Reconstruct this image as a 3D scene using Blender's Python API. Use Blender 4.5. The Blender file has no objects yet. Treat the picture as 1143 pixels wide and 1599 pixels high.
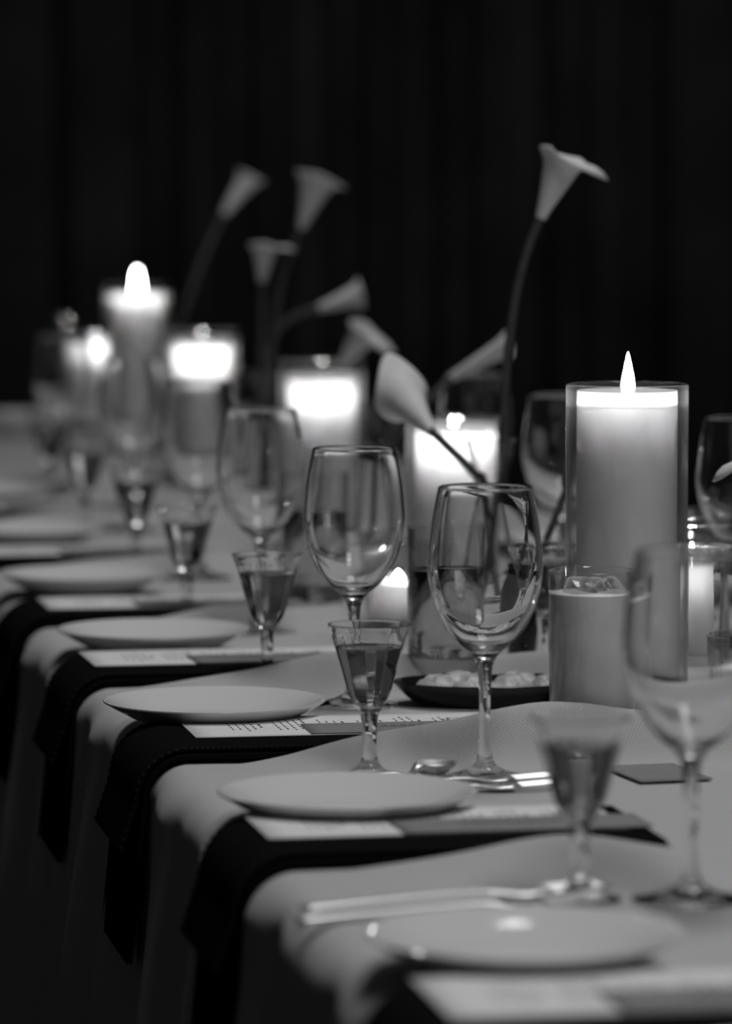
import bpy, bmesh, math, random
from mathutils import Vector, Matrix
random.seed(7)
C = bpy.context.scene.collection
SC = bpy.context.scene
PI = math.pi

# ------------------------------------------------------------------ camera
FPX, HORIZON, CAM_UP, TOP = 6800.0, 260.0, 0.44, 0.75      # focal length in px, horizon row, height over table, table height
PITCH = math.atan((799.5 - HORIZON) / FPX)
cam_d = bpy.data.cameras.new('camera')
cam = bpy.data.objects.new('camera', cam_d); C.objects.link(cam)
cam.location = (0, 0, TOP + CAM_UP)
cam.rotation_euler = (PI / 2 - PITCH, 0, 0)
cam_d.sensor_fit = 'VERTICAL'; cam_d.sensor_height = 36.0; cam_d.sensor_width = 24.0
cam_d.lens = FPX * 36.0 / 1599.0
cam_d.clip_start = 0.05; cam_d.clip_end = 100
cam_d.dof.use_dof = True
cam_d.dof.focus_distance = 3.34
cam_d.dof.aperture_fstop = cam_d.lens / 31.0
cam_d.dof.aperture_blades = 0
SC.camera = cam

# ------------------------------------------------------------------ world, lights, exposure
w = bpy.data.worlds.new('world'); SC.world = w; w.use_nodes = True
w.node_tree.nodes['Background'].inputs[0].default_value = (1, 1, 1, 1)
w.node_tree.nodes['Background'].inputs[1].default_value = 0.016
SC.view_settings.view_transform = 'Standard'
SC.view_settings.look = 'None'
SC.view_settings.exposure = 0.0
SC.view_settings.gamma = 1.0
SC.view_settings.use_curve_mapping = False
cy = SC.cycles
cy.max_bounces = 16; cy.transmission_bounces = 14; cy.transparent_max_bounces = 24
cy.glossy_bounces = 6; cy.diffuse_bounces = 3
cy.caustics_reflective = True; cy.caustics_refractive = True
cy.blur_glossy = 0.5; cy.sample_clamp_indirect = 6.0; cy.sample_clamp_direct = 0
cy.use_denoising = True

# table frame: u runs across the table from the guests' edge, v along it
ANG = math.atan((571.5 + 640) / FPX)
CA, SA = math.cos(ANG), math.sin(ANG)
U0 = 0.403
WIDTH = 0.82
def loc(u, v, z=0.0):
    return Vector((CA * (U0 + u) - SA * v, SA * (U0 + u) + CA * v, TOP + z))
def v_of(u, Y):
    return (Y - SA * (U0 + u)) / CA
def uv_of(p):
    return (p.x * CA + p.y * SA - U0, -p.x * SA + p.y * CA)
def ray(px, py):
    x, y = (px - 571.5) / FPX, (799.5 - py) / FPX
    return Vector((x, math.cos(PITCH) + y * math.sin(PITCH), -math.sin(PITCH) + y * math.cos(PITCH)))
def tab(px, py, z=0.0):            # the spot on the table under a pixel
    r = ray(px, py); o = cam.location
    return o + r * ((TOP + z - o.z) / r.z)
def at(px, py, Y):                 # a point at depth Y
    r = ray(px, py)
    return Vector(cam.location) + r * (Y / r.y)

def area(name, pos, target, sx, sy, power, rot):
    l = bpy.data.lights.new(name, 'AREA'); l.shape = 'RECTANGLE'; l.size = sx; l.size_y = sy; l.energy = power
    o = bpy.data.objects.new(name, l); C.objects.link(o)
    o.location = pos; o.rotation_euler = (0, 0, rot)
    return o
# added unseen fill lights: frontal over the near end, soft farther down the table
area('front_fill', loc(0.75, 0.9, 3.3), None, 0.8, 1.2, 38.0, ANG)
area('far_fill', loc(0.95, 4.0, 4.6), None, 1.3, 1.6, 86.0, ANG)

# ------------------------------------------------------------------ materials
def mat(name, val=0.5, rough=0.5, spec=0.5, **kw):
    m = bpy.data.materials.new(name); m.use_nodes = True
    b = m.node_tree.nodes['Principled BSDF']
    c = val if isinstance(val, tuple) else (val, val, val)
    b.inputs['Base Color'].default_value = (*c, 1)
    b.inputs['Roughness'].default_value = rough
    b.inputs['Specular IOR Level'].default_value = spec
    for k, v in kw.items():
        b.inputs[k].default_value = v
    return m
def noise_colour(m, a, b_, scale, detail=4.0, bump=0.0, dist=0.001):
    nt = m.node_tree; b = nt.nodes['Principled BSDF']
    tc = nt.nodes.new('ShaderNodeTexCoord')
    n = nt.nodes.new('ShaderNodeTexNoise'); n.inputs['Scale'].default_value = scale; n.inputs['Detail'].default_value = detail
    nt.links.new(tc.outputs['Object'], n.inputs['Vector'])
    r = nt.nodes.new('ShaderNodeValToRGB')
    r.color_ramp.elements[0].position = 0.3; r.color_ramp.elements[1].position = 0.7
    r.color_ramp.elements[0].color = (a, a, a, 1); r.color_ramp.elements[1].color = (b_, b_, b_, 1)
    nt.links.new(n.outputs['Fac'], r.inputs['Fac']); nt.links.new(r.outputs['Color'], b.inputs['Base Color'])
    if bump:
        bp = nt.nodes.new('ShaderNodeBump'); bp.inputs['Strength'].default_value = bump; bp.inputs['Distance'].default_value = dist
        nt.links.new(n.outputs['Fac'], bp.inputs['Height']); nt.links.new(bp.outputs['Normal'], b.inputs['Normal'])
    return m
def weave(m, a, b_, period, dist):
    nt = m.node_tree; b = nt.nodes['Principled BSDF']
    tc = nt.nodes.new('ShaderNodeTexCoord')
    outs = []
    for rot in (0.62, -0.95):
        mp = nt.nodes.new('ShaderNodeMapping'); mp.inputs['Rotation'].default_value = (0, 0, rot)
        nt.links.new(tc.outputs['UV'], mp.inputs['Vector'])
        wv = nt.nodes.new('ShaderNodeTexWave'); wv.inputs['Scale'].default_value = 0.314 / period
        wv.inputs['Distortion'].default_value = 0.6; wv.inputs['Detail'].default_value = 1.0
        nt.links.new(mp.outputs['Vector'], wv.inputs['Vector']); outs.append(wv.outputs['Fac'])
    mu = nt.nodes.new('ShaderNodeMath'); mu.operation = 'MULTIPLY'
    nt.links.new(outs[0], mu.inputs[0]); nt.links.new(outs[1], mu.inputs[1])
    r = nt.nodes.new('ShaderNodeValToRGB')
    r.color_ramp.elements[0].color = (a, a, a, 1); r.color_ramp.elements[1].color = (b_, b_, b_, 1)
    nt.links.new(mu.outputs[0], r.inputs['Fac']); nt.links.new(r.outputs['Color'], b.inputs['Base Color'])
    bp = nt.nodes.new('ShaderNodeBump'); bp.inputs['Strength'].default_value = 0.8; bp.inputs['Distance'].default_value = dist
    nt.links.new(mu.outputs[0], bp.inputs['Height']); nt.links.new(bp.outputs['Normal'], b.inputs['Normal'])
    return m
def thin_glass(name, rough=0.0, tint=0.97, edge=1.0):
    m = bpy.data.materials.new(name); m.use_nodes = True
    nt = m.node_tree; nt.nodes.clear()
    out = nt.nodes.new('ShaderNodeOutputMaterial')
    tr = nt.nodes.new('ShaderNodeBsdfTransparent'); tr.inputs[0].default_value = (tint, tint, tint, 1)
    gl = nt.nodes.new('ShaderNodeBsdfGlass'); gl.inputs['Roughness'].default_value = rough; gl.inputs['IOR'].default_value = 1.45
    go = nt.nodes.new('ShaderNodeBsdfGlossy'); go.inputs['Roughness'].default_value = max(rough, 0.005)
    fr = nt.nodes.new('ShaderNodeLayerWeight'); fr.inputs['Blend'].default_value = 0.5
    pw = nt.nodes.new('ShaderNodeMath'); pw.operation = 'POWER'; pw.inputs[1].default_value = 2.6
    mu = nt.nodes.new('ShaderNodeMath'); mu.operation = 'MULTIPLY'; mu.use_clamp = True; mu.inputs[1].default_value = edge
    m1 = nt.nodes.new('ShaderNodeMixShader'); m2 = nt.nodes.new('ShaderNodeMixShader'); m2.inputs[0].default_value = 0.045
    nt.links.new(fr.outputs['Facing'], pw.inputs[0]); nt.links.new(pw.outputs[0], mu.inputs[0]); nt.links.new(mu.outputs[0], m1.inputs[0])
    nt.links.new(tr.outputs[0], m2.inputs[1]); nt.links.new(go.outputs[0], m2.inputs[2])
    nt.links.new(m2.outputs[0], m1.inputs[1]); nt.links.new(gl.outputs[0], m1.inputs[2])
    nt.links.new(m1.outputs[0], out.inputs[0])
    return m
def emit(name, s):
    m = bpy.data.materials.new(name); m.use_nodes = True
    nt = m.node_tree; nt.nodes.clear()
    out = nt.nodes.new('ShaderNodeOutputMaterial'); e = nt.nodes.new('ShaderNodeEmission')
    e.inputs[0].default_value = (1, 1, 1, 1); e.inputs[1].default_value = s
    nt.links.new(e.outputs[0], out.inputs[0])
    return m

M = {}
M['cloth'] = weave(mat('tablecloth_linen', 0.55, 0.9, 0.15), 0.44, 0.60, 0.0020, 0.0006)
M['napkin'] = noise_colour(mat('charcoal_napkin', 0.008, 1.0, 0.0), 0.005, 0.010, 900, bump=0.4, dist=0.0004)
M['thread'] = mat('napkin_thread', 0.02, 0.9, 0.1)
M['plate'] = mat('white_porcelain', 0.66, 0.05, 0.4)
M['paper'] = noise_colour(mat('menu_paper', 0.8, 0.8, 0.2), 0.70, 0.76, 400)
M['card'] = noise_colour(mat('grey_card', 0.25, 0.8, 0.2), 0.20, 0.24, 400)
M['ink'] = mat('black_ink', 0.10, 0.7, 0.2)
M['steel'] = mat('polished_steel', 0.9, 0.36, 0.5, Metallic=1.0)
M['glass'] = mat('clear_crystal', 1.0, 0.0, 0.5, IOR=1.47); M['glass'].node_tree.nodes['Principled BSDF'].inputs['Transmission Weight'].default_value = 1.0
M['water'] = mat('pale_drink', 0.62, 0.0, 0.5, IOR=1.34); M['water'].node_tree.nodes['Principled BSDF'].inputs['Transmission Weight'].default_value = 1.0
M['thin'] = thin_glass('thin_clear_glass', 0.0, 0.98, 1.3)
M['frosty'] = thin_glass('ribbed_glass', 0.05, 0.88, 1.8)
M['wax'] = mat('ivory_wax', 0.80, 0.5, 0.3)
_b = M['wax'].node_tree.nodes['Principled BSDF']
_b.inputs['Subsurface Weight'].default_value = 1.0; _b.inputs['Subsurface Radius'].default_value = (1, 1, 1); _b.inputs['Subsurface Scale'].default_value = 0.044
M['wick'] = mat('burnt_wick', 0.02, 0.9, 0.1)
M['flame'] = emit('candle_flame', 130.0)
M['petal'] = noise_colour(mat('calla_petal', 0.6, 0.55, 0.3), 0.58, 0.66, 60)
M['petal'].node_tree.nodes['Principled BSDF'].inputs['Subsurface Weight'].default_value = 0.3
M['petal'].node_tree.nodes['Principled BSDF'].inputs['Subsurface Scale'].default_value = 0.004; M['petal'].node_tree.nodes['Principled BSDF'].inputs['Subsurface Radius'].default_value = (1, 1, 1)
M['stem'] = noise_colour(mat('calla_stem', 0.07, 0.5, 0.3), 0.055, 0.08, 80)
M['spadix'] = mat('calla_spadix', 0.5, 0.7, 0.2)
M['black'] = mat('black_glaze', 0.008, 0.15, 0.5)
M['cloudy'] = noise_colour(mat('cloudy_drink', 0.85, 0.4, 0.3), 0.80, 0.92, 40)
M['ice'] = thin_glass('ice', 0.1, 0.75, 2.0)
M['oyster'] = noise_colour(mat('oyster_shell', 0.5, 0.45, 0.5), 0.34, 0.62, 90, bump=0.6, dist=0.003)
M['drape'] = noise_colour(mat('black_drape', 0.07, 1.0, 0.0), 0.05, 0.09, 3)
M['floor'] = noise_colour(mat('dark_floor', 0.01, 0.7, 0.1), 0.008, 0.012, 5)
M['wood'] = noise_colour(mat('table_wood', 0.15, 0.6, 0.3), 0.12, 0.18, 6)

# ------------------------------------------------------------------ mesh helpers
def finish(name, bm, m, parent=None, smooth=True, loc_=None, recalc=True):
    if recalc: bmesh.ops.recalc_face_normals(bm, faces=bm.faces)
    me = bpy.data.meshes.new(name); bm.to_mesh(me); bm.free()
    if smooth:
        for p in me.polygons: p.use_smooth = True
    me.materials.append(m)
    o = bpy.data.objects.new(name, me); C.objects.link(o)
    if parent: o.parent = parent
    if loc_ is not None: o.location = loc_
    return o
def auto_smooth(o, deg=35):
    me = o.data; bm = bmesh.new(); bm.from_mesh(me)
    for e in bm.edges:
        if len(e.link_faces) == 2 and e.calc_face_angle(0) > math.radians(deg): e.smooth = False
    bm.to_mesh(me); bm.free()
def thing(name, label, cat, pos, group=None, rotz=0.0):
    o = bpy.data.objects.new(name, None); C.objects.link(o); o.empty_display_size = 0.02
    o.location = pos; o.rotation_euler = (0, 0, rotz); tag(o, label, cat, group)
    return o
def tag(o, label, cat, group=None):
    o['label'] = label; o['category'] = cat
    if group: o['group'] = group
    return o
def dup(root, pos, label, rotz=None):
    r = root.copy(); C.objects.link(r); r.location = pos; r['label'] = label
    if rotz is not None: r.rotation_euler = (0, 0, rotz)
    for ch in root.children:
        c = ch.copy(); C.objects.link(c); c.parent = r
        for g in ch.children:
            d = g.copy(); C.objects.link(d); d.parent = c
    return r
def catmull(pts, n=6):
    P = [Vector(p) for p in pts]; out = []
    for i in range(len(P) - 1):
        p0 = P[i - 1] if i else P[i] * 2 - P[i + 1]; p1, p2 = P[i], P[i + 1]
        p3 = P[i + 2] if i + 2 < len(P) else P[i + 1] * 2 - P[i]
        for k in range(n):
            t = k / n
            out.append(0.5 * (2 * p1 + (p2 - p0) * t + (2 * p0 - 5 * p1 + 4 * p2 - p3) * t * t + (3 * p1 - p0 - 3 * p2 + p3) * t ** 3))
    out.append(P[-1]); return out
def lathe_into(bm, prof, segs=48, rfun=None, c=(0, 0)):
    rings = []
    for r, z in prof:
        if r < 1e-6:
            rings.append([bm.verts.new((c[0], c[1], z))]); continue
        ring = []
        for k in range(segs):
            a = 2 * PI * k / segs
            rr = r * (rfun(a, r, z) if rfun else 1.0)
            ring.append(bm.verts.new((c[0] + rr * math.cos(a), c[1] + rr * math.sin(a), z)))
        rings.append(ring)
    for A, B in zip(rings, rings[1:]):
        if len(A) == 1 and len(B) == 1: continue
        for k in range(segs):
            k2 = (k + 1) % segs
            if len(A) == 1: bm.faces.new((A[0], B[k2], B[k]))
            elif len(B) == 1: bm.faces.new((A[k], A[k2], B[0]))
            else: bm.faces.new((A[k], A[k2], B[k2], B[k]))
def lathe(prof, segs=48, rfun=None):
    bm = bmesh.new(); lathe_into(bm, prof, segs, rfun); return bm
def smooth_prof(pts, n=4):
    return [(max(0.0, p.x), p.y) for p in catmull([(r, z, 0) for r, z in pts], n)]
def tube_into(bm, pts, rad, segs=10, flat=1.0):
    P = [Vector(p) for p in pts]; rings = []
    nrm = None
    for i, p in enumerate(P):
        t = (P[min(i + 1, len(P) - 1)] - P[max(i - 1, 0)]).normalized()
        if nrm is None:
            nrm = t.cross(Vector((0, 0, 1)) if abs(t.z) < 0.9 else Vector((1, 0, 0))).normalized()
        nrm = (nrm - t * nrm.dot(t)).normalized(); b = t.cross(nrm)
        r = rad(i / (len(P) - 1)) if callable(rad) else rad
        rings.append([bm.verts.new(p + (nrm * math.cos(2 * PI * k / segs) + b * flat * math.sin(2 * PI * k / segs)) * r) for k in range(segs)])
    for A, B in zip(rings, rings[1:]):
        for k in range(segs):
            bm.faces.new((A[k], A[(k + 1) % segs], B[(k + 1) % segs], B[k]))
    bm.faces.new(rings[0][::-1]); bm.faces.new(rings[-1])
def box_into(bm, c, s, mtx=None):
    vs = []
    for dx in (-.5, .5):
        for dy in (-.5, .5):
            for dz in (-.5, .5):
                p = Vector((c[0] + dx * s[0], c[1] + dy * s[1], c[2] + dz * s[2]))
                vs.append(bm.verts.new(mtx @ p if mtx else p))
    for f in ((0, 1, 3, 2), (4, 6, 7, 5), (0, 4, 5, 1), (2, 3, 7, 6), (0, 2, 6, 4), (1, 5, 7, 3)):
        bm.faces.new([vs[i] for i in f])
def bevel(bm, off, seg=2):
    bmesh.ops.bevel(bm, geom=list(bm.edges), offset=off, segments=seg, affect='EDGES', profile=0.5)
def sstep(a, b, x):
    t = min(1, max(0, (x - a) / (b - a))); return t * t * (3 - 2 * t)
def structure(o): o['kind'] = 'structure'; return o

# ------------------------------------------------------------------ the room: floor, back wall behind a black drape
bm = bmesh.new(); box_into(bm, (0, 5.5, -0.05), (14, 15, 0.1)); structure(finish('floor', bm, M['floor'], smooth=False))
bm = bmesh.new(); box_into(bm, (0, 12.65, 2.2), (14, 0.1, 4.4)); structure(finish('wall_back', bm, M['floor'], smooth=False))
bm = bmesh.new(); rows = []
nx = 700
for z in (0.01, 1.0, 2.2, 3.4, 4.3):
    row = []
    for i in range(nx):
        x = -5 + 10 * i / (nx - 1)
        y = 12.3 + 0.07 * math.sin(x * 17 + 1.3 * math.sin(x * 2.3)) + 0.04 * math.sin(x * 41 + z * 0.3)
        row.append(bm.verts.new((x, y, z)))
    rows.append(row)
for A, B in zip(rows, rows[1:]):
    for i in range(nx - 1): bm.faces.new((A[i], A[i + 1], B[i + 1], B[i]))
o = finish('drape', bm, M['drape'], recalc=False)
s = o.modifiers.new('thickness', 'SOLIDIFY'); s.thickness = 0.006
tag(o, 'black pleated drape closing off the dark room behind the table', 'curtain')

# ------------------------------------------------------------------ table and tablecloth
V0, V1 = 1.2, 7.9
NEAR = [2.155, 2.745, 3.234, 3.707, 4.187, 4.77, 5.42, 6.05]          # depth of each napkin's near edge
RIDGE = [(0.020, 0.19, 0.5), (0.019, 0.20, 0.45), (0.041, 0.27, 0.95), (0.028, 0.24, 0.9), (0.022, 0.22, 0.8), (0.02, 0.2, 0.8), (0.018, 0.2, 0.8), (0.018, 0.2, 0.8)]
RV = [v_of(0.02, y - 0.066) for y in NEAR]
def cloth_z(u, v):
    z = -0.0007 + 0.0006 * math.sin(v * 23 + u * 11) * math.sin(u * 31 + 1.0 + v * 3)
    for (A, up, keep), rv in zip(RIDGE, RV):
        d = v - rv - 0.010 * math.sin(u * 9 + rv * 7)
        if abs(d) > 0.12: continue
        s_ = 0.021 if d < 0 else 0.009
        g = math.exp(-0.5 * (d / s_) ** 2)
        env = sstep(0.015, up, u)
        env *= 1 - (1 - keep) * sstep(up, up + 0.12, u)
        env *= 1 - sstep(0.50, 0.62, u)
        env *= 1 + 0.10 * math.sin(u * 37 + rv * 5)
        z += A * env * g
    return z
R_EDGE = 0.028
def drop_wave(v):
    return 0.5 * math.sin(v * 31 + 0.9 * math.sin(v * 5.1)) + 0.35 * math.sin(v * 57 + 1.7) + 0.15 * math.sin(v * 97)
def cloth_point(s, v):
    # s: 0..1 top across, <0 guests' drop, >1 far drop
    if R_EDGE <= s <= WIDTH - R_EDGE: return (s, v, cloth_z(s, v))
    far = s > 0.5
    q = (s - (WIDTH - R_EDGE)) if far else (R_EDGE - s)
    arc = R_EDGE * PI / 2
    if q < arc:
        a = q / R_EDGE; du = R_EDGE * math.sin(a); dz = -R_EDGE * (1 - math.cos(a)); k = (q / arc) ** 2 * 0.25
    else:
        du = R_EDGE; dz = -R_EDGE - (q - arc); k = 0.25 + 0.75 * sstep(0, 0.22, q - arc)
    du += 0.022 * k * (drop_wave(v + (9 if far else 0)) + 0.25) + 0.03 * max(0, -dz - R_EDGE)
    u = (WIDTH - R_EDGE + du) if far else (R_EDGE - du)
    return (u, v, dz + cloth_z(R_EDGE + 0.001, v) * max(0, 1 - q / arc))
bm = bmesh.new(); uvl = bm.loops.layers.uv.new('UVMap')
ss = [-0.56 + 0.56 * i / 30 for i in range(30)] + [R_EDGE * i / 6 - 0.016 for i in range(10)]
ss += [0.028 + (WIDTH - 0.056) * i / 70 for i in range(71)] + [WIDTH - R_EDGE + 0.045 * (i + 1) / 8 for i in range(8)] + [WIDTH + 0.03 + 0.5 * i / 14 for i in range(1, 15)]
ss = sorted(set(round(x, 5) for x in ss))
vs = [V0 + (V1 - V0) * i / 380 for i in range(381)]
for rv in RV: vs += [rv - 0.075 + 0.14 * i / 44 for i in range(45)]
vs = sorted(vs); v2 = [vs[0]]
for x in vs[1:]:
    if x - v2[-1] > 0.0022: v2.append(x)
vs = v2
grid = [[bm.verts.new(cloth_point(s_, v)) for s_ in ss] for v in vs]
for j in range(len(vs) - 1):
    for i in range(len(ss) - 1):
        f = bm.faces.new((grid[j][i], grid[j][i + 1], grid[j + 1][i + 1], grid[j + 1][i]))
        for l, (jj, ii) in zip(f.loops, ((j, i), (j, i + 1), (j + 1, i + 1), (j + 1, i))): l[uvl].uv = (ss[ii], vs[jj])
cloth = finish('tablecloth', bm, M['cloth'], recalc=False)
cloth.location = loc(0, 0); cloth.rotation_euler = (0, 0, ANG)
tag(cloth, 'pale woven linen tablecloth rumpled between settings, draped over the long table', 'tablecloth')
tb = thing('banquet_table', 'long narrow banquet table hidden under the pale linen cloth', 'table', loc(0, 0) - Vector((0, 0, TOP)), rotz=ANG)
bm = bmesh.new(); box_into(bm, (WIDTH / 2, (V0 + V1) / 2, TOP - 0.0315), (WIDTH - 0.012, V1 - V0 - 0.02, 0.055)); bevel(bm, 0.02, 3)
finish('tabletop', bm, M['wood'], tb)
for u in (0.12, WIDTH - 0.12):
    for v in (V0 + 0.3, (V0 + V1) / 2, V1 - 0.3):
        bm = bmesh.new(); box_into(bm, (u, v, 0.345), (0.06, 0.06, 0.69)); bevel(bm, 0.006); finish('leg', bm, M['wood'], tb)

# ------------------------------------------------------------------ the makers
def make_plate():
    t = thing('plate', '', 'plate', (0, 0, 0), 'white plates at the settings')
    pr = smooth_prof([(0, .003), (.026, .003), (.040, .003), (.043, .0005), (.046, .001), (.050, .004), (.062, .0082), (.076, .0152), (.0862, .0212), (.0872, .0224), (.0860, .0229), (.075, .0178), (.061, .0112), (.050, .0078), (.040, .0068), (.02, .0066), (0, .0066)], 4)
    finish('dish', lathe(pr, 72), M['plate'], t)
    return t
def glass_prof(scale=1.0):
    pts = [(0, 0), (.020, .0001), (.0345, .0002), (.0352, .0010), (.033, .0018), (.018, .0048), (.009, .0095), (.0055, .016), (.0042, .03), (.0040, .05), (.0046, .070), (.0062, .083), (.0105, .0905), (.020, .0985), (.030, .111), (.0375, .128), (.0412, .149), (.0408, .166), (.0385, .186), (.0352, .204), (.0340, .2105)]
    inn = [(.0333, .2110), (.0328, .2105), (.0342, .204), (.0375, .186), (.0398, .166), (.0402, .149), (.0364, .1292), (.0290, .1135), (.0190, .1015), (.009, .0955), (0, .0945)]
    return smooth_prof(pts, 4) + smooth_prof(inn, 4)
def make_wine():
    t = thing('wine_glass', '', 'glass', (0, 0, 0), 'wine glasses on the table')
    P = glass_prof()
    k = next(i for i, p in enumerate(P) if p[1] > 0.0880)
    finish('bowl', lathe(P, 64), M['glass'], t)
    return t
def facet(n, amt, z0, z1):
    def f(a, r, z):
        if z < z0 or z > z1: return 1.0
        e = sstep(z0, z0 + 0.008, z) * (1 - sstep(z1 - 0.012, z1, z)) * amt
        h = 2 * PI / n; q = (a % h) - h / 2
        return 1 - e * (1 - math.cos(PI / n) / math.cos(q))
    return f
def make_cordial():
    t = thing('cordial_glass', '', 'glass', (0, 0, 0), 'cordial glasses with clear drink')
    out = smooth_prof([(0, 0), (.014, .0001), (.0245, .0003), (.0250, .0011), (.022, .0022), (.011, .0055), (.0062, .012), (.0050, .022), (.0055, .036), (.0068, .0455), (.0092, .0495), (.0128, .0545), (.0162, .0625), (.0205, .0780), (.0250, .0930), (.0293, .1075), (.0302, .1105)], 4)
    inn = smooth_prof([(.0297, .1110), (.0292, .1105), (.0282, .1075), (.0238, .0930), (.0192, .0780), (.0147, .0630), (.011, .0560), (.006, .0525), (0, .0518)], 4)
    auto_smooth(finish('goblet', lathe(out + inn, 80, facet(10, 1.0, 0.044, 0.108)), M['glass'], t), 14)
    lq = smooth_prof([(0, .0515), (.006, .0522), (.0114, .0560), (.0151, .0631), (.0196, .0781), (.0240, .0928), (.0246, .0945)], 4) + [(.0238, .0942), (.015, .0938), (0, .0938)]
    auto_smooth(finish('drink', lathe(lq, 80, facet(10, 1.0, 0.044, 0.108)), M['water'], t), 14)
    return t
def make_tumbler(kind):
    t = thing('tumbler', '', 'glass', (0, 0, 0), 'straight tumblers by the candles')
    pr = [(0, 0), (.0290, 0), (.0318, .0012), (.0322, .004), (.0330, .132), (.0332, .1365), (.0326, .1372), (.0319, .1368), (.0316, .132), (.0307, .010), (.0295, .0085), (0, .0080)]
    finish('glass_wall', lathe(pr, 56), M['thin'], t)
    if kind == 'cloudy':
        lq = [(0, .0085), (.0293, .009), (.0304, .0105), (.0313, .119), (.0309, .1203), (.020, .1205), (0, .1205)]
        finish('cloudy_drink', lathe(lq, 48), M['cloudy'], t)
        for (x, y, z, s_, r) in ((-.010, -.006, .1195, .021, .4), (.012, -.003, .1185, .022, 1.1), (0.0, .014, .118, .020, .2)):
            bm = bmesh.new(); box_into(bm, (0, 0, 0), (s_, s_, s_)); bevel(bm, .004, 2)
            bmesh.ops.rotate(bm, verts=bm.verts, matrix=Matrix.Rotation(r, 3, 'Z') @ Matrix.Rotation(0.5 + r * .3, 3, 'X'))
            finish('ice_cube', bm, M['ice'], t, loc_=(x, y, z))
    else:
        lq = [(0, .0085), (.0294, .009), (.0305, .0105), (.0311, .098), (.0305, .0975), (0, .0972)]
        finish('water', lathe(lq, 48), M['water'], t)
    return t
def make_vase(h):
    pr = [(0, 0), (.0470, 0), (.0488, .0012), (.0492, .004), (.0492, h - .003), (.0490, h - .0008), (.0482, h), (.0474, h - .0008), (.0472, h - .003), (.0472, .008), (.0462, .0066), (0, .0064)]
    return lathe(pr, 72)
def flame_into(h, r, lean=0.0):
    bm = lathe(smooth_prof([(0, 0), (r * .75, h * .08), (r, h * .25), (r * .86, h * .45), (r * .52, h * .70), (r * .2, h * .9), (0, h)], 5), 20)
    for v in bm.verts: v.co.x += lean * (v.co.z / h) ** 1.5
    return bm
def candle(pos, label, wax_h, vase_h, well, rad=.0405, fl=.036, lean=0.0, floor_z=.0064, lip=0.0, vase=True, wobble=0.0):
    if vase:
        t = thing('hurricane_vase', 'glass cylinder around the ' + label.replace('blurred ', '').replace('ivory ', ''), 'vase', pos, 'glass cylinders around candles')
        finish('glass_wall', make_vase(vase_h), M['thin'], t)
    c = thing('pillar_candle', label[0].upper() * 0 + label, 'candle', pos + Vector((0, 0, floor_z + .0004 if vase else .0008)), 'lit pillar candles')
    wh = wax_h - floor_z
    if well > 0.012:      # burnt hollow with a thin wall
        pr = [(0, 0), (rad - .003, 0), (rad - .0006, .001), (rad, .004), (rad, wh - .006), (rad - .0015, wh - .0012), (rad - .004, wh), (rad - .0075, wh - .002), (rad - .010, wh - well * .45), (rad - .013, wh - well * .85), (rad - .018, wh - well), (0.006, wh - well - .001), (0, wh - well - .0012)]
    else:
        pr = [(0, 0), (rad - .003, 0), (rad - .0006, .001), (rad - .0002, .004), (rad, wh - .0075), (rad - .0006, wh - .0045), (rad - .0026, wh - .0018), (rad - .007, wh - .0006), (rad - .016, wh), (rad - .022, wh - .0006), (rad - .027, wh - well), (.006, wh - well - .0012), (0, wh - well - .0012)]
    def rf(a, r, z):
        k = sstep(wh * .93, wh, z)
        return 1 + lip * k * (1 if math.cos(a) > -2 else 0) * (0.6 + .4 * math.cos(2 * a)) + wobble * math.sin(3 * a + 1) * k * .04
    finish('wax_body', lathe(smooth_prof(pr, 2), 64, rf), M['wax'], c)
    zb = wh - well
    bm = bmesh.new(); tube_into(bm, catmull([(0, 0, zb - .004), (.0003, 0, zb + .005), (.0018, 0, zb + .0105)], 4), .0011, 8)
    finish('wick', bm, M['wick'], c)
    o = finish('flame', flame_into(fl, .0053, lean), M['flame'], c, loc_=(0.0006, 0, zb + .0065))
    return c
def make_votive(pos, label, tlab):
    t = thing('votive_cup', label, 'votive', pos, 'ribbed glass votives')
    rib = lambda a, r, z: 1 + (.02 * math.cos(24 * a) * sstep(.006, .02, z) * (1 - sstep(.070, .080, z)) if r > .02 else 0)
    pr = smooth_prof([(0, 0), (.026, 0), (.0285, .002), (.031, .02), (.0345, .05), (.0368, .080), (.0371, .0855), (.0362, .0862), (.0353, .0855), (.0345, .075), (.0318, .05), (.0283, .02), (.026, .009), (0, .008)], 3)
    finish('ribbed_glass', lathe(pr, 144, rib), M['frosty'], t)
    c = thing('votive_candle', tlab, 'candle', pos + Vector((0, 0, .0093)), 'votive candles')
    pr = [(0, 0), (.0240, 0), (.0254, .0015), (.0296, .036), (.0290, .0380), (.024, .0372), (.006, .0365), (0, .0362)]
    finish('wax_body', lathe(pr, 48), M['wax'], c)
    bm = bmesh.new(); tube_into(bm, [(0, 0, .034), (.0003, 0, .038), (.001, 0, .041)], .001, 8); finish('wick', bm, M['wick'], c)
    finish('flame', flame_into(.0095, .0045), M['flame'], c, loc_=(0, 0, .0385))
def budvase_prof():
    return smooth_prof([(0, 0), (.022, 0), (.0262, .0015), (.0275, .006), (.0300, .025), (.0318, .050), (.0300, .078), (.0240, .106), (.0180, .128), (.0155, .145), (.0170, .162), (.0208, .178), (.0232, .1862), (.0226, .1872), (.0216, .1862), (.0192, .178), (.0154, .162), (.0140, .145), (.0164, .128), (.0224, .106), (.0284, .078), (.0302, .050), (.0284, .025), (.026, .010), (.02, .008), (0, .0075)], 3)
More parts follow.
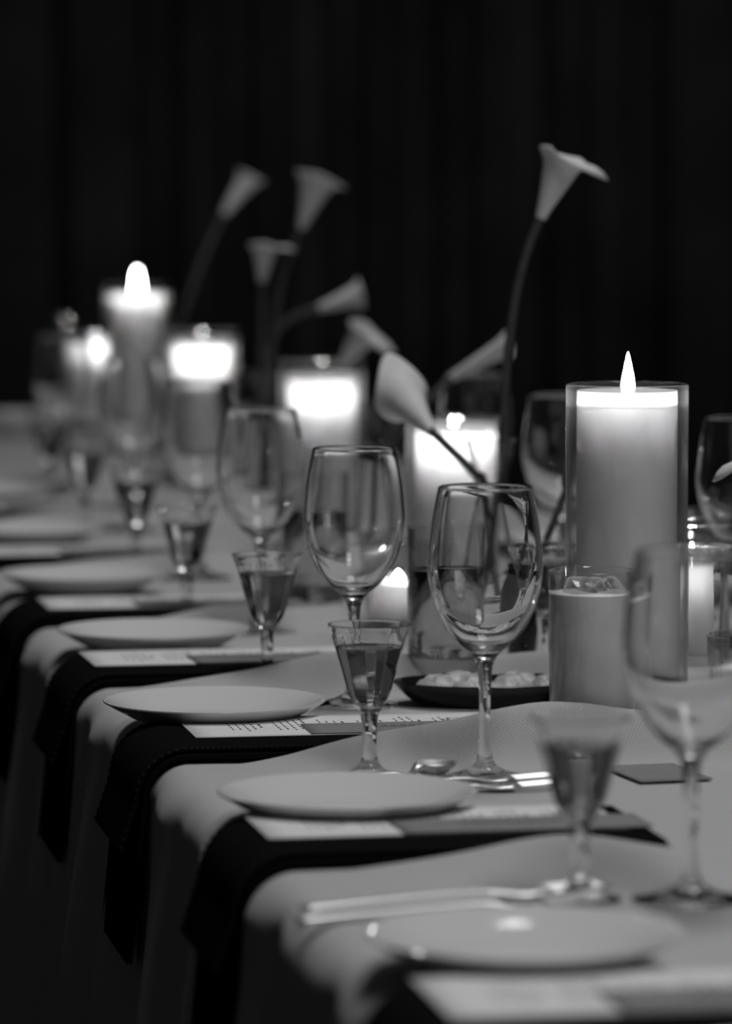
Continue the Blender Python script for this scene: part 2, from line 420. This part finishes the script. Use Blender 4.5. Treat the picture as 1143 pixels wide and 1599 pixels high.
def make_budvase():
    t = thing('bud_vase', '', 'vase', (0, 0, 0), 'fluted bud vases')
    fl = lambda a, r, z: 1 + .035 * abs(math.cos(6 * a)) * sstep(.004, .02, z) * (.3 + .7 * sstep(.09, .16, z))
    finish('fluted_glass', lathe(budvase_prof(), 96, fl), M['thin'], t)
    return t
def calla(label, base, path, mouth, lipdir, L=.085, R=.024, rs=.0042, tip=.13, lipk=1.0, group='calla lilies'):
    """base: world point of the stem foot; path: stem points ending at the throat; mouth: point on the axis."""
    t = thing('calla_lily', label, 'flower', base, group)
    throat = Vector(path[-1]); ax = (Vector(mouth) - throat).normalized()
    pts = catmull([base] + [Vector(p) for p in path], 7)
    bm = bmesh.new(); tube_into(bm, [p - base for p in pts], lambda k: rs * (1.0 - .05 * k), 12); finish('stem', bm, M['stem'], t)
    lx = Vector(lipdir); lx = (lx - ax * lx.dot(ax)).normalized(); ly = ax.cross(lx)
    bm = bmesh.new(); nt_, na = 22, 44; rows = []
    for i in range(nt_ + 1):
        k = i / nt_; row = []
        for j in range(na):
            a = 2 * PI * j / na; lip = max(0, math.cos(a)) ** 1.3
            r = rs * 1.02 + (R - rs) * (k ** 1.15) * (0.86 + .14 * math.cos(a))
            e = max(0, (k - .70) / .30)
            h = L * k * (1 - .06 * max(0, -math.cos(a))) + L * tip * lip ** 2 * k ** 3
            r += R * e ** 2 * (.22 + lipk * 1.15 * lip)
            h -= L * (.04 * e ** 2.6 + .34 * lipk * lip * e ** 3.5)
            y = math.sin(a) * r * (1 - .22 * e * lip)
            row.append(bm.verts.new(throat - base + lx * (math.cos(a) * r) + ly * y + ax * (h - .004)))
        rows.append(row)
    for A, B in zip(rows, rows[1:]):
        for j in range(na): bm.faces.new((A[j], A[(j + 1) % na], B[(j + 1) % na], B[j]))
    o = finish('spathe', bm, M['petal'], t, recalc=False)
    s_ = o.modifiers.new('thickness', 'SOLIDIFY'); s_.thickness = .0013; s_.offset = 0
    bm = bmesh.new(); q = throat - base
    tube_into(bm, [q + ax * (L * .12), q + ax * (L * .35), q + ax * (L * .55), q + ax * (L * .66)], lambda k: .0028 * (1 - .45 * k), 10)
    finish('spadix', bm, M['spadix'], t)
    return t

# ------------------------------------------------------------------ folded napkins, menus, cards along the guests' side
def band(bm, path, v0, v1, th):
    """a thick folded layer: path of (u, z) outer side, closed by an offset inner side"""
    P = [Vector((p[0], p[1], 0)) for p in path]; inner = []
    for i, p in enumerate(P):
        t = (P[min(i + 1, len(P) - 1)] - P[max(i - 1, 0)]).normalized()
        n = Vector((-t.y, t.x, 0)); inner.append(p + n * th)
    ring = P + inner[::-1]; n = len(ring); ends = []
    for v in (v0, v0 + .004, v1 - .004, v1):
        pin = .0012 if v in (v0, v1) else 0
        row = []
        for i, q in enumerate(ring):
            m_ = (P + inner[::-1])[n - 1 - i]; mid = (q + m_) / 2; qq = q + (mid - q) * (pin / max(th / 2, 1e-4)) * .8
            row.append(bm.verts.new((qq.x, v, qq.y)))
        ends.append(row)
    for A, B in zip(ends, ends[1:]):
        for i in range(n): bm.faces.new((A[i], A[(i + 1) % n], B[(i + 1) % n], B[i]))
    m_ = len(P)
    for row, flip in ((ends[0], 1), (ends[-1], 0)):
        for i in range(m_ - 1):
            f = [row[i], row[i + 1], row[n - 2 - i], row[n - 1 - i]]
            bm.faces.new(f[::-1] if flip else f)
def edge_path(o, u_in, drop):
    r = R_EDGE + o
    P = [(u_in - i * (u_in - R_EDGE) / 12, o) for i in range(12)]
    P += [(R_EDGE - r * math.sin(a * PI / 20), -R_EDGE + r * math.cos(a * PI / 20)) for a in range(11)]
    out = .012
    P += [(R_EDGE - r - out * (k / 6), -R_EDGE - drop * k / 6) for k in range(1, 7)]
    return P
def make_napkin():
    t = thing('folded_napkin', '', 'napkin', (0, 0, 0), 'charcoal napkins under the menus')
    bm = bmesh.new(); band(bm, edge_path(.0072, .272, .12), 0, .165, .0050); auto = finish('lower_fold', bm, M['napkin'], t); auto_smooth(auto, 50)
    bm = bmesh.new()
    P = edge_path(.0122, .268, .036)
    band(bm, P, .003, .162, .0042); auto = finish('upper_fold', bm, M['napkin'], t); auto_smooth(auto, 50)
    bm = bmesh.new()
    for vv in (.0015, .1635):
        for p, q in zip(P[6:], P[7:]):
            a = Vector((p[0], vv, p[1] - .001)); b = Vector((q[0], vv, q[1] - .001))
            n = max(1, int((b - a).length / .0035))
            for i in range(n):
                tube_into(bm, [a.lerp(b, (i + .15) / n), a.lerp(b, (i + .75) / n)], .0005, 5)
    o = finish('hem_stitching', bm, M['thread'], auto); o['kind'] = 'stuff'
    return t
def sheet(w, l, th, curl=0.0, sx=14, sy=6):
    bm = bmesh.new(); lay = []
    for z0 in (0, th):
        lay.append([[bm.verts.new((l * i / sx, w * j / sy, z0 + curl * (2 * i / sx - 1) ** 2)) for i in range(sx + 1)] for j in range(sy + 1)])
    for k, g in enumerate(lay):
        for j in range(sy):
            for i in range(sx):
                f = [g[j][i], g[j][i + 1], g[j + 1][i + 1], g[j + 1][i]]
                bm.faces.new(f if k else f[::-1])
    a, b = lay
    for i in range(sx):
        bm.faces.new((a[0][i], a[0][i + 1], b[0][i + 1], b[0][i])); bm.faces.new((a[sy][i + 1], a[sy][i], b[sy][i], b[sy][i + 1]))
    for j in range(sy):
        bm.faces.new((a[j + 1][0], a[j][0], b[j][0], b[j + 1][0])); bm.faces.new((a[j][sx], a[j + 1][sx], b[j + 1][sx], b[j][sx]))
    return bm
def flat_strip(bm, pts, w, z):
    rows = []
    for i, p in enumerate(pts):
        p = Vector((p[0], p[1], 0)); q = Vector((*pts[min(i + 1, len(pts) - 1)], 0)) - Vector((*pts[max(i - 1, 0)], 0))
        n = Vector((-q.y, q.x, 0)).normalized() * w / 2
        rows.append((bm.verts.new((p.x + n.x, p.y + n.y, z)), bm.verts.new((p.x - n.x, p.y - n.y, z))))
    for a, b in zip(rows, rows[1:]): bm.faces.new((a[0], b[0], b[1], a[1]))
MW, ML = .113, .238
def make_menu():
    t = thing('menu_sheet', '', 'menu', (0, 0, 0), 'printed menus on the napkins')
    sh = finish('paper', sheet(MW, ML, .0008), M['paper'], t)
    rnd = random.Random(3)
    bm = bmesh.new(); bb = bmesh.new(); z = .00095
    # groups of centred lines: one bold heading and three light lines, running across the sheet; its foot is at the table edge
    x = .034
    groups = [(4, 0), (4, 1), (3, 0), (3, 0), (3, 0), (2, 0)]
    for n, wide in groups:
        for k in range(n + 1):
            bold = k == n
            half = rnd.uniform(.017, .030) * (.55 if bold and not wide else 1.0) * (1.15 if bold and wide else 1)
            y = MW / 2 - half; tgt = bb if bold else bm
            while y < MW / 2 + half:
                ln = rnd.uniform(.0050, .0085); hh = .0021 if bold else .0013
                yy = y
                while yy < y + ln:
                    lw = .0011 if bold else .0009
                    box_into(tgt, (x + rnd.uniform(-.0001, .0001), yy + lw / 2, z), (hh * rnd.uniform(.75, 1.1), lw, .00006)); yy += lw * 1.35
                y += ln + .0042
            x += .0058
        x += .0068
    o = finish('light_print', bm, M['ink'], sh, smooth=False); o['kind'] = 'stuff'
    o = finish('bold_print', bb, M['ink'], sh, smooth=False); o['kind'] = 'stuff'
    bm = bmesh.new()
    c = (.212, MW * .5)
    flat_strip(bm, [(c[0] - .008 + .003 * math.sin(a * 2), c[1] + .028 * math.cos(a)) if 0 else (c[0] + .0075 * math.cos(a), c[1] + .024 * math.sin(a)) for a in [i * 1.75 * PI / 30 - .7 for i in range(31)]], .0009, z)
    flat_strip(bm, [(c[0] - .010 + .022 * k / 20 * .6, c[1] + .020 * math.sin(k * .9) * (1 - k / 26)) for k in range(21)], .0007, z)
    finish('script_emblem', bm, M['ink'], sh, smooth=False)
    return t
def make_card():
    t = thing('name_card', '', 'card', (0, 0, 0), 'grey name cards on the menus')
    sh = finish('card_stock', sheet(.056, .165, .0008), M['card'], t)
    bm = bmesh.new(); pts = []
    for i in range(90):
        k = i / 89
        pts.append((.045 + .085 * k + .0035 * math.cos(i * .82), .034 + .009 * math.sin(i * .82) * (1.0 if i < 14 or 40 < i < 50 else .55)))
    flat_strip(bm, pts, .0009, .00095)
    finish('handwriting', bm, M['ink'], sh, smooth=False)
    return t
ORD = ['nearest the camera', 'second from the camera', 'third from the camera', 'fourth from the camera', 'fifth from the camera', 'sixth from the camera', 'seventh from the camera', 'farthest from the camera']
nap0, menu0, card0 = make_napkin(), make_menu(), make_card()
MU = [.018, .018, .040, .019, .03, .02, .02, .02]
for k, y in enumerate(NEAR[:7]):
    v = v_of(0.02, y)
    lab = 'charcoal folded napkin hanging over the guests\' table edge, ' + ORD[k]
    p = loc(0, v - .045, 0.0002)
    if k == 0: nap0.location = p; nap0.rotation_euler = (0, 0, ANG); nap0['label'] = lab
    else: dup(nap0, p, lab, ANG)
    lab = 'white menu sheet with printed lines on a charcoal napkin, ' + ORD[k]
    rz = ANG + [0, .01, .0, .015, 0, .01, 0][k]
    p = loc(MU[k], v + .004, .0126)
    if k == 0: menu0.location = p; menu0.rotation_euler = (0, 0, rz); menu0['label'] = lab
    else: dup(menu0, p, lab, rz)
    lab = 'grey name card with black handwriting over a menu, ' + ORD[k]
    p = loc(MU[k] + .088, v + .0045, .01365)
    if k == 0: card0.location = p; card0.rotation_euler = (0, 0, rz); card0['label'] = lab
    else: dup(card0, p, lab, rz + [0, 0, -.012, .01, 0, 0, 0][k])
# opposite side, seen past the tall candle
for k, (Y, lab) in enumerate(((3.92, 'nearer'), (4.42, 'middle'), (4.92, 'farther'))):
    v = v_of(WIDTH, Y) + .20
    dup(nap0, loc(WIDTH, v, .0002), 'charcoal napkin on the far long side of the table, %s of three' % lab, ANG + PI)
    dup(menu0, loc(WIDTH - .02, v - .004, .0126), 'white menu sheet on the far long side of the table, %s of three' % lab, ANG + PI)

# ------------------------------------------------------------------ plates
plate0 = make_plate()
PL = [(818, 1519), (542, 1286), (335, 1137), (240, 1020), (130, 928), (47, 853), (-25, 790)]
for k, (px, py) in enumerate(PL):
    lab = 'white shallow porcelain plate along the guests\' edge, ' + ORD[k]
    if k == 0: plate0.location = tab(px, py, .0002); plate0['label'] = lab
    else: dup(plate0, tab(px, py, .0002), lab)
for Y, lab in ((3.92, 'nearer'), (4.42, 'middle'), (4.92, 'farther')):
    dup(plate0, loc(WIDTH - .106, v_of(WIDTH - .106, Y), .0002), 'white plate on the far long side of the table, %s of three' % lab)

# ------------------------------------------------------------------ glasses
wine0 = make_wine()
WN = [((1078, 1405), 'large empty wine glass, blurred, nearest the camera at the right'), ((757, 1215), 'sharp empty wine glass in front of the drooping lily'),
      ((553, 1100), 'empty wine glass behind the sharp cordial glass, left of the sharp wine glass'), ((407, 985), 'blurred empty wine glass behind the second cordial glass from the sharp one'),
      ((312, 903), 'very blurred wine glass in front of the left white candle'), ((207, 828), 'very blurred wine glass below the tall left candle'), ((100, 767), 'faintest wine glass near the far left end of the table'),
      ((879, 942), 'blurred wine glass left of the tall sharp candle, on the far side'), ((1156, 1009), 'wine glass cut by the right frame edge behind the tall candle'), ((742, 880), 'faint wine glass behind the tall lily stem')]
for k, ((px, py), lab) in enumerate(WN):
    if k == 0: wine0.location = tab(px, py, .0002); wine0['label'] = lab
    else: dup(wine0, tab(px, py, .0002), lab, k * .37)
cord0 = make_cordial()
CN = [(905, 1405), (577, 1212), (417, 1066), (292, 966), (213, 886), (133, 830), (78, 776)]
CL = ['blurred faceted cordial glass of dark-looking drink at the lower right', 'sharp faceted cordial glass of clear drink behind the sharp plate', 'slightly blurred cordial glass standing before the fourth menu, left of the second wine glass', 'blurred cordial glass, fourth from the camera', 'very blurred cordial glass, fifth from the camera', 'very blurred cordial glass, sixth from the camera', 'faintest cordial glass at the far left']
for k, (px, py) in enumerate(CN):
    if k == 0: cord0.location = tab(px, py, .0002); cord0['label'] = CL[k]
    else: dup(cord0, tab(px, py, .0002), CL[k], k * .21)
dup(cord0, tab(855, 1046, .0002), 'blurred cordial glass squeezed between the sharp wine glass and the tall candle', .25)
dup(cord0, tab(1118, 975, .0002), 'blurred cordial glass behind the short bright candle at the right edge', .1)
tum = make_tumbler('cloudy'); tum.location = tab(924, 1172, .0002); tum['label'] = 'tumbler of pale cloudy drink with ice in front of the tall candle'
tum2 = make_tumbler('water'); tum2.location = tab(696, 1068, .0002); tum2['label'] = 'tumbler of dark-looking water behind the sharp wine glass'
dup(tum2, tab(490, 952, .0002), 'blurred tumbler of water behind the second wine glass')

# ------------------------------------------------------------------ candles
candle(tab(977, 1114, .0002), 'tall sharp ivory pillar candle at the right with a clear flame', .252, .266, .004, fl=.037)
candle(tab(711, 950, .0002), 'bright ivory pillar candle behind the drooping lily', .178, .192, .030, fl=.037, lean=-.004)
candle(tab(503, 857, .0002), 'blurred glowing pillar candle in the middle', .196, .218, .036, fl=.026)
candle(tab(316, 758, .0002), 'very blurred glowing pillar candle left of the middle', .196, .214, .038, fl=.036)
candle(tab(215, 705, .0002), 'tallest blurred pillar candle at the far left', .236, .256, .008, fl=.046)
candle(tab(150, 671, .0002), 'short blurred glowing pillar candle at the far left', .152, .162, .036, fl=.034)
candle(tab(1078, 1060, .0002), 'short burnt-down pillar candle right of the tall candle', .112, .136, .042, rad=.0265, fl=.041, lip=.35)
make_votive(tab(622, 985, .0002), 'ribbed glass votive cup left of the dark water tumbler', 'low lit candle in the votive cup left of the dark tumbler')
make_votive(tab(1184, 1166, .0002), 'ribbed glass votive cup cut by the right frame edge', 'low lit candle in the votive cup at the right frame edge')

# ------------------------------------------------------------------ bud vases and calla lilies
bud0 = make_budvase()
BV = [((766, 1000), 'fluted bud vase behind the sharp wine glass holding two lilies'), ((600, 903), 'blurred bud vase left of the bright candle'),
      ((415, 815), 'blurred bud vase between the middle candle and its left neighbour'), ((272, 741), 'very blurred bud vase left of the glowing candle'), ((1196, 1100), 'bud vase just beyond the right frame edge')]
pos = []
for k, (p, lab) in enumerate(BV):
    q = tab(*p, .0002); pos.append(q)
    if k == 0: bud0.location = q; bud0['label'] = lab
    else: dup(bud0, q, lab, k * .3)
def up(p, z, dx=0, dy=0): return p + Vector((dx, dy, z))
Y0 = pos[0].y
calla('tall calla lily rising above the sharp wine glass, bloom bent to the right', up(pos[0], .012, -.010),
      [up(pos[0], .10, .002), at(784, 745, Y0), at(786, 670, Y0), at(792, 560, Y0), at(806, 460, Y0), at(824, 390, Y0), at(846, 335, Y0)],
      at(878, 250, Y0), at(960, 250, Y0) - at(878, 250, Y0) + Vector((0, -.035, 0)), L=.068, R=.0235, lipk=.85)
calla('drooping calla lily leaning left in front of the bright candle', up(pos[0], .014, .012),
      [up(pos[0], .10, -.001), at(755, 752, Y0), at(742, 740, Y0 - .005), at(715, 712, Y0 - .02), at(672, 672, Y0 - .03)],
      at(612, 603, Y0 + .05), at(606, 520, Y0) - at(622, 610, Y0), L=.080, R=.024, lipk=.0, tip=.40)
Y1 = pos[1].y
calla('dark curved calla lily reaching right behind the tall stem', up(pos[1], .012, -.008), [up(pos[1], .11), at(612, 695, Y1), at(640, 660, Y1), at(672, 622, Y1), at(708, 588, Y1 + .01)],
      at(800, 536, Y1 - .01), at(806, 500, Y1) - at(806, 580, Y1), L=.078, R=.012, lipk=.0, tip=.05)
Y2 = pos[2].y
calla('blurred calla lily bent right above the middle candle', up(pos[2], .012, -.012), [up(pos[2], .11), at(428, 590, Y2), at(490, 600, Y2 - .05), at(535, 568, Y2 - .08)],
      at(568, 520, Y2 - .09), at(610, 525, Y2) - at(560, 525, Y2), L=.060, R=.022, lipk=.8)
calla('short upright calla lily over the bud vase', up(pos[2], .012, -.004, .006), [up(pos[2], .11, -.003, .004), at(408, 578, Y2), at(409, 500, Y2), at(409, 435, Y2)],
      at(412, 390, Y2), at(450, 390, Y2) - at(412, 390, Y2), L=.050, R=.019, lipk=.75)
calla('blurred calla lily with the highest bloom left of the middle', up(pos[2], .012, .004, -.004), [up(pos[2], .11, .004, -.002), at(424, 575, Y2), at(430, 500, Y2), at(446, 415, Y2), at(472, 352, Y2)],
      at(490, 290, Y2), at(540, 320, Y2) - at(480, 270, Y2), L=.074, R=.027, lipk=.2, tip=-.05)
calla('blurred calla lily leaning far right with a narrow bloom', up(pos[2], .012, .012, .004), [up(pos[2], .11, .006, .002), at(420, 572, Y2), at(432, 520, Y2), at(460, 494, Y2), at(502, 480, Y2)],
      at(560, 462, Y2), at(566, 440, Y2) - at(560, 480, Y2), L=.060, R=.017, lipk=.0, tip=.0)
Y3 = pos[3].y
calla('dim blurred calla lily leaning right at the upper left', up(pos[3], .012), [up(pos[3], .11), at(274, 555, Y3), at(290, 480, Y3), at(322, 392, Y3), at(352, 330, Y3)],
      at(386, 280, Y3), at(400, 300, Y3) - at(370, 270, Y3), L=.070, R=.018, lipk=.0, tip=.05)
Y4 = pos[4].y
calla('calla lily with only its petal tip inside the right frame edge', up(pos[4], .012), [up(pos[4], .11), at(1200, 810, Y4), at(1206, 778, Y4)],
      at(1184, 732, Y4), at(1140, 739, Y4) - at(1190, 739, Y4), L=.05, R=.016)
# low lily at the far end
pf = tab(100, 668, .0002)
bv = dup(bud0, pf, 'bud vase at the far left end of the table', .4)
calla('very blurred low calla lily drooping at the far left end', up(pf, .012), [up(pf, .11), up(pf, .19), at(112, 655, pf.y + .02)], at(80, 622, pf.y), at(60, 640, pf.y) - at(80, 620, pf.y), L=.05, R=.022)
# small dark vase with a leaning bare stem
pd = tab(815, 1032, .0002)
t = thing('dark_vase', 'small dark vase half hidden by the sharp wine glass', 'vase', pd)
pr = smooth_prof([(0, 0), (.009, 0), (.0115, .002), (.0135, .014), (.0145, .032), (.0130, .052), (.0090, .068), (.0072, .080), (.0080, .086), (.0069, .0865), (.0060, .080), (.0077, .067), (.0115, .051), (.0125, .032), (.0112, .014), (.008, .007), (0, .006)], 3)
finish('dark_body', lathe(pr, 40), M['black'], t)
t = thing('bare_stem', 'dark bare stem leaning right out of the small dark vase', 'stem', up(pd, .012))
bm = bmesh.new(); b0 = up(pd, .012)
tube_into(bm, [p - b0 for p in catmull([b0, up(pd, .080), at(840, 868, pd.y), at(862, 822, pd.y), at(884, 765, pd.y)], 6)], .0034, 10)
finish('stalk', bm, M['stem'], t)
bm = bmesh.new(); lathe_into(bm, smooth_prof([(0, 0), (.004, .004), (.0048, .012), (.002, .022), (0, .025)], 3), 16)
finish('bud', bm, M['stem'], t, loc_=at(884, 767, pd.y) - b0)
# small white bowl at the far end
pb = tab(25, 682, .0002)
t = thing('small_bowl', 'small white bowl, a pale blur at the far left end of the table', 'bowl', pb)
pr = smooth_prof([(0, .002), (.018, .002), (.022, 0), (.026, .003), (.040, .018), (.050, .038), (.049, .0385), (.038, .021), (.024, .008), (0, .0065)], 3)
finish('bowl_body', lathe(pr, 48), M['plate'], t)

# ------------------------------------------------------------------ cutlery
def cutlery(kind):
    bm = bmesh.new(); n = 40; L = .195; th = .0017; rows = []
    for i in range(n + 1):
        x = i / n * L; k = i / n
        if k < .60: wd = .0058 - .0034 * sstep(.05, .55, k); z = .0022 + .0028 * math.sin(PI * k / .60 * .5)
        elif k < .72: wd = .0024 + (.0095 if kind == 'spoon' else .0090) * sstep(.60, .74, k); z = .005 - .002 * sstep(.60, .72, k)
        else:
            if kind == 'spoon':
                wd = .0185 * math.sqrt(max(0.02, 1 - ((k - .85) / .152) ** 2)) ** 1.0; z = .0030
            else:
                wd = .0112 - .0018 * (k - .72) / .28; z = .003 + .003 * (k - .72) / .28
        if i == 0: wd *= .65
        if kind == 'spoon' and k >= .70: wd = min(wd, .0185)
        rows.append((x, wd, z))
    def quadstrip(rows, ylo, yhi, dish=0.0):
        R_ = []
        for x, wd, z in rows:
            a, b = ylo(wd), yhi(wd); row = []
            for q in range(7):
                y = a + (b - a) * q / 6; zz = z - dish * (1 - (2 * q / 6 - 1) ** 2) * (wd / .0185) + .0006 * (1 - (2 * q / 6 - 1) ** 2)
                row.append((x, y, zz))
            R_.append(row)
        top = [[bm.verts.new(p) for p in row] for row in R_]
        bot = [[bm.verts.new((p[0], p[1], p[2] - th)) for p in row] for row in R_]
        for j in range(len(R_) - 1):
            for q in range(6):
                bm.faces.new((top[j][q], top[j + 1][q], top[j + 1][q + 1], top[j][q + 1]))
                bm.faces.new((bot[j][q], bot[j][q + 1], bot[j + 1][q + 1], bot[j + 1][q]))
            bm.faces.new((top[j][0], bot[j][0], bot[j + 1][0], top[j + 1][0])); bm.faces.new((top[j][6], top[j + 1][6], bot[j + 1][6], bot[j][6]))
        for j in (0, -1):
            for q in range(6): bm.faces.new((top[j][q], top[j][q + 1], bot[j][q + 1], bot[j][q]))
    if kind == 'spoon':
        quadstrip(rows, lambda w_: -w_, lambda w_: w_, dish=0.0)
        for v in bm.verts:      # the hollow of the bowl
            k = v.co.x / L
            if k > .70:
                e = ((k - .85) / .15) ** 2 + (v.co.y / .0185) ** 2
                v.co.z += .0095 * min(1.0, e) * sstep(.70, .78, k) - .0010 * sstep(.70, .78, k)
    else:
        m_ = int(n * .80)
        quadstrip(rows[:m_ + 1], lambda w_: -w_, lambda w_: w_)
        for q in range(4):
            c = -.0093 + .0062 * q
            quadstrip(rows[m_:], lambda w_, c=c: c - .0014, lambda w_, c=c: c + .0014)
    return bm
def put_cutlery(kind, name, label, pos_, rz, tilt=0.0):
    t = thing(name, label, 'cutlery', pos_, 'silver cutlery beyond the plates', rz)
    o = finish('handle_and_head', cutlery(kind), M['steel'], t); o.rotation_euler = (tilt, 0, 0)
    return t
p = tab(462, 1440, .0004); put_cutlery('fork', 'fork', 'silver fork whose bright handle juts left of the nearest plate, front of the pair', p, ANG + .17)
p = tab(470, 1422, .0004); put_cutlery('fork', 'fork', 'silver fork lying behind the front one beside the nearest plate', p, ANG + .18)
o = put_cutlery('fork', 'fork', 'front silver fork of the pair right behind the sharp plate', loc(.105, v_of(.105, 3.036), .0004), ANG); o.scale = (.85, .85, .85)
o = put_cutlery('fork', 'fork', 'rear silver fork of the pair, just before the foot of the sharp wine glass', loc(.108, v_of(.108, 3.070), .0004), ANG + .01); o.scale = (.85, .85, .85)
o = put_cutlery('spoon', 'spoon', 'small dark hollow spoon before the sharp cordial glass, its handle behind the plate', loc(.088, v_of(.088, 3.096), .0006), ANG + .005); o.scale = (.62, .75, 1.0)

# ------------------------------------------------------------------ black dish of oysters, thin grey sheet
pt = tab(770, 1098, .0002)
t = thing('black_dish', 'oval black dish behind the sharp cordial glass holding pale shells', 'dish', pt, None, ANG * .3)
pr = smooth_prof([(0, 0), (.055, 0), (.064, .001), (.074, .007), (.082, .0135), (.0835, .0148), (.0815, .0150), (.073, .0095), (.062, .0045), (0, .004)], 3)
bm = lathe(pr, 64)
for v in bm.verts: v.co.y *= .62; v.co.z *= 1.25
finish('dish_body', bm, M['black'], t)
shell_specs = ((-.046, -.004, .020, .3), (-.016, -.012, .024, 1.4), (.014, -.006, .022, 2.3), (.044, -.004, .020, .9), (-.028, .020, .020, 2.9), (.022, .022, .022, .2))
for k, (x, y, r, rz) in enumerate(shell_specs):
    bm = bmesh.new(); rnd = random.Random(k); rings = []
    for i in range(9):
        q = i / 8; row = []
        for j in range(28):
            a = 2 * PI * j / 28
            rr = r * q * (1 + .10 * math.sin(3 * a + k) + .05 * math.sin(9 * a + k * 2) * q + .10 * math.cos(a))
            zz = .014 * (1 - q ** 2.4) + .0016 * math.sin(q * 17 + .6 * math.sin(3 * a)) * q + .0015 * math.sin(9 * a + k) * q * q
            row.append(bm.verts.new((rr * math.cos(a), rr * math.sin(a) * .8, zz + .002)))
        rings.append(row)
    low = [bm.verts.new((v.co.x * .93, v.co.y * .93, max(0, v.co.z - .003))) for v in rings[-1]]
    rings.append(low)
    for A, B in zip(rings, rings[1:]):
        for j in range(28):
            bm.faces.new((A[j], A[(j + 1) % 28], B[(j + 1) % 28], B[j]))
    bm.faces.new(low)
    bmesh.ops.remove_doubles(bm, verts=bm.verts, dist=1e-5)
    o = finish('oyster_shell', bm, M['oyster'])
    o.location = pt + Vector((x, y, .0052 + .0035)); o.rotation_euler = (0.10 * math.sin(k * 2), .08, rz)
    tag(o, 'pale ruffled shell in the black dish, %s' % ['leftmost of the front row', 'second from the left in front', 'third from the left in front', 'rightmost of the front row', 'left one of the back pair', 'right one of the back pair'][k], 'shell', 'shells in the black dish')
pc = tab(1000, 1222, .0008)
t = thing('grey_sheet', 'thin dark grey sheet lying on the cloth right of the blurred cordial glass', 'card', pc, None, ANG + .1)
finish('card_stock', sheet(.10, .055, .0009), M['card'], t)  # thin dark grey rectangle lying flat on the cloth
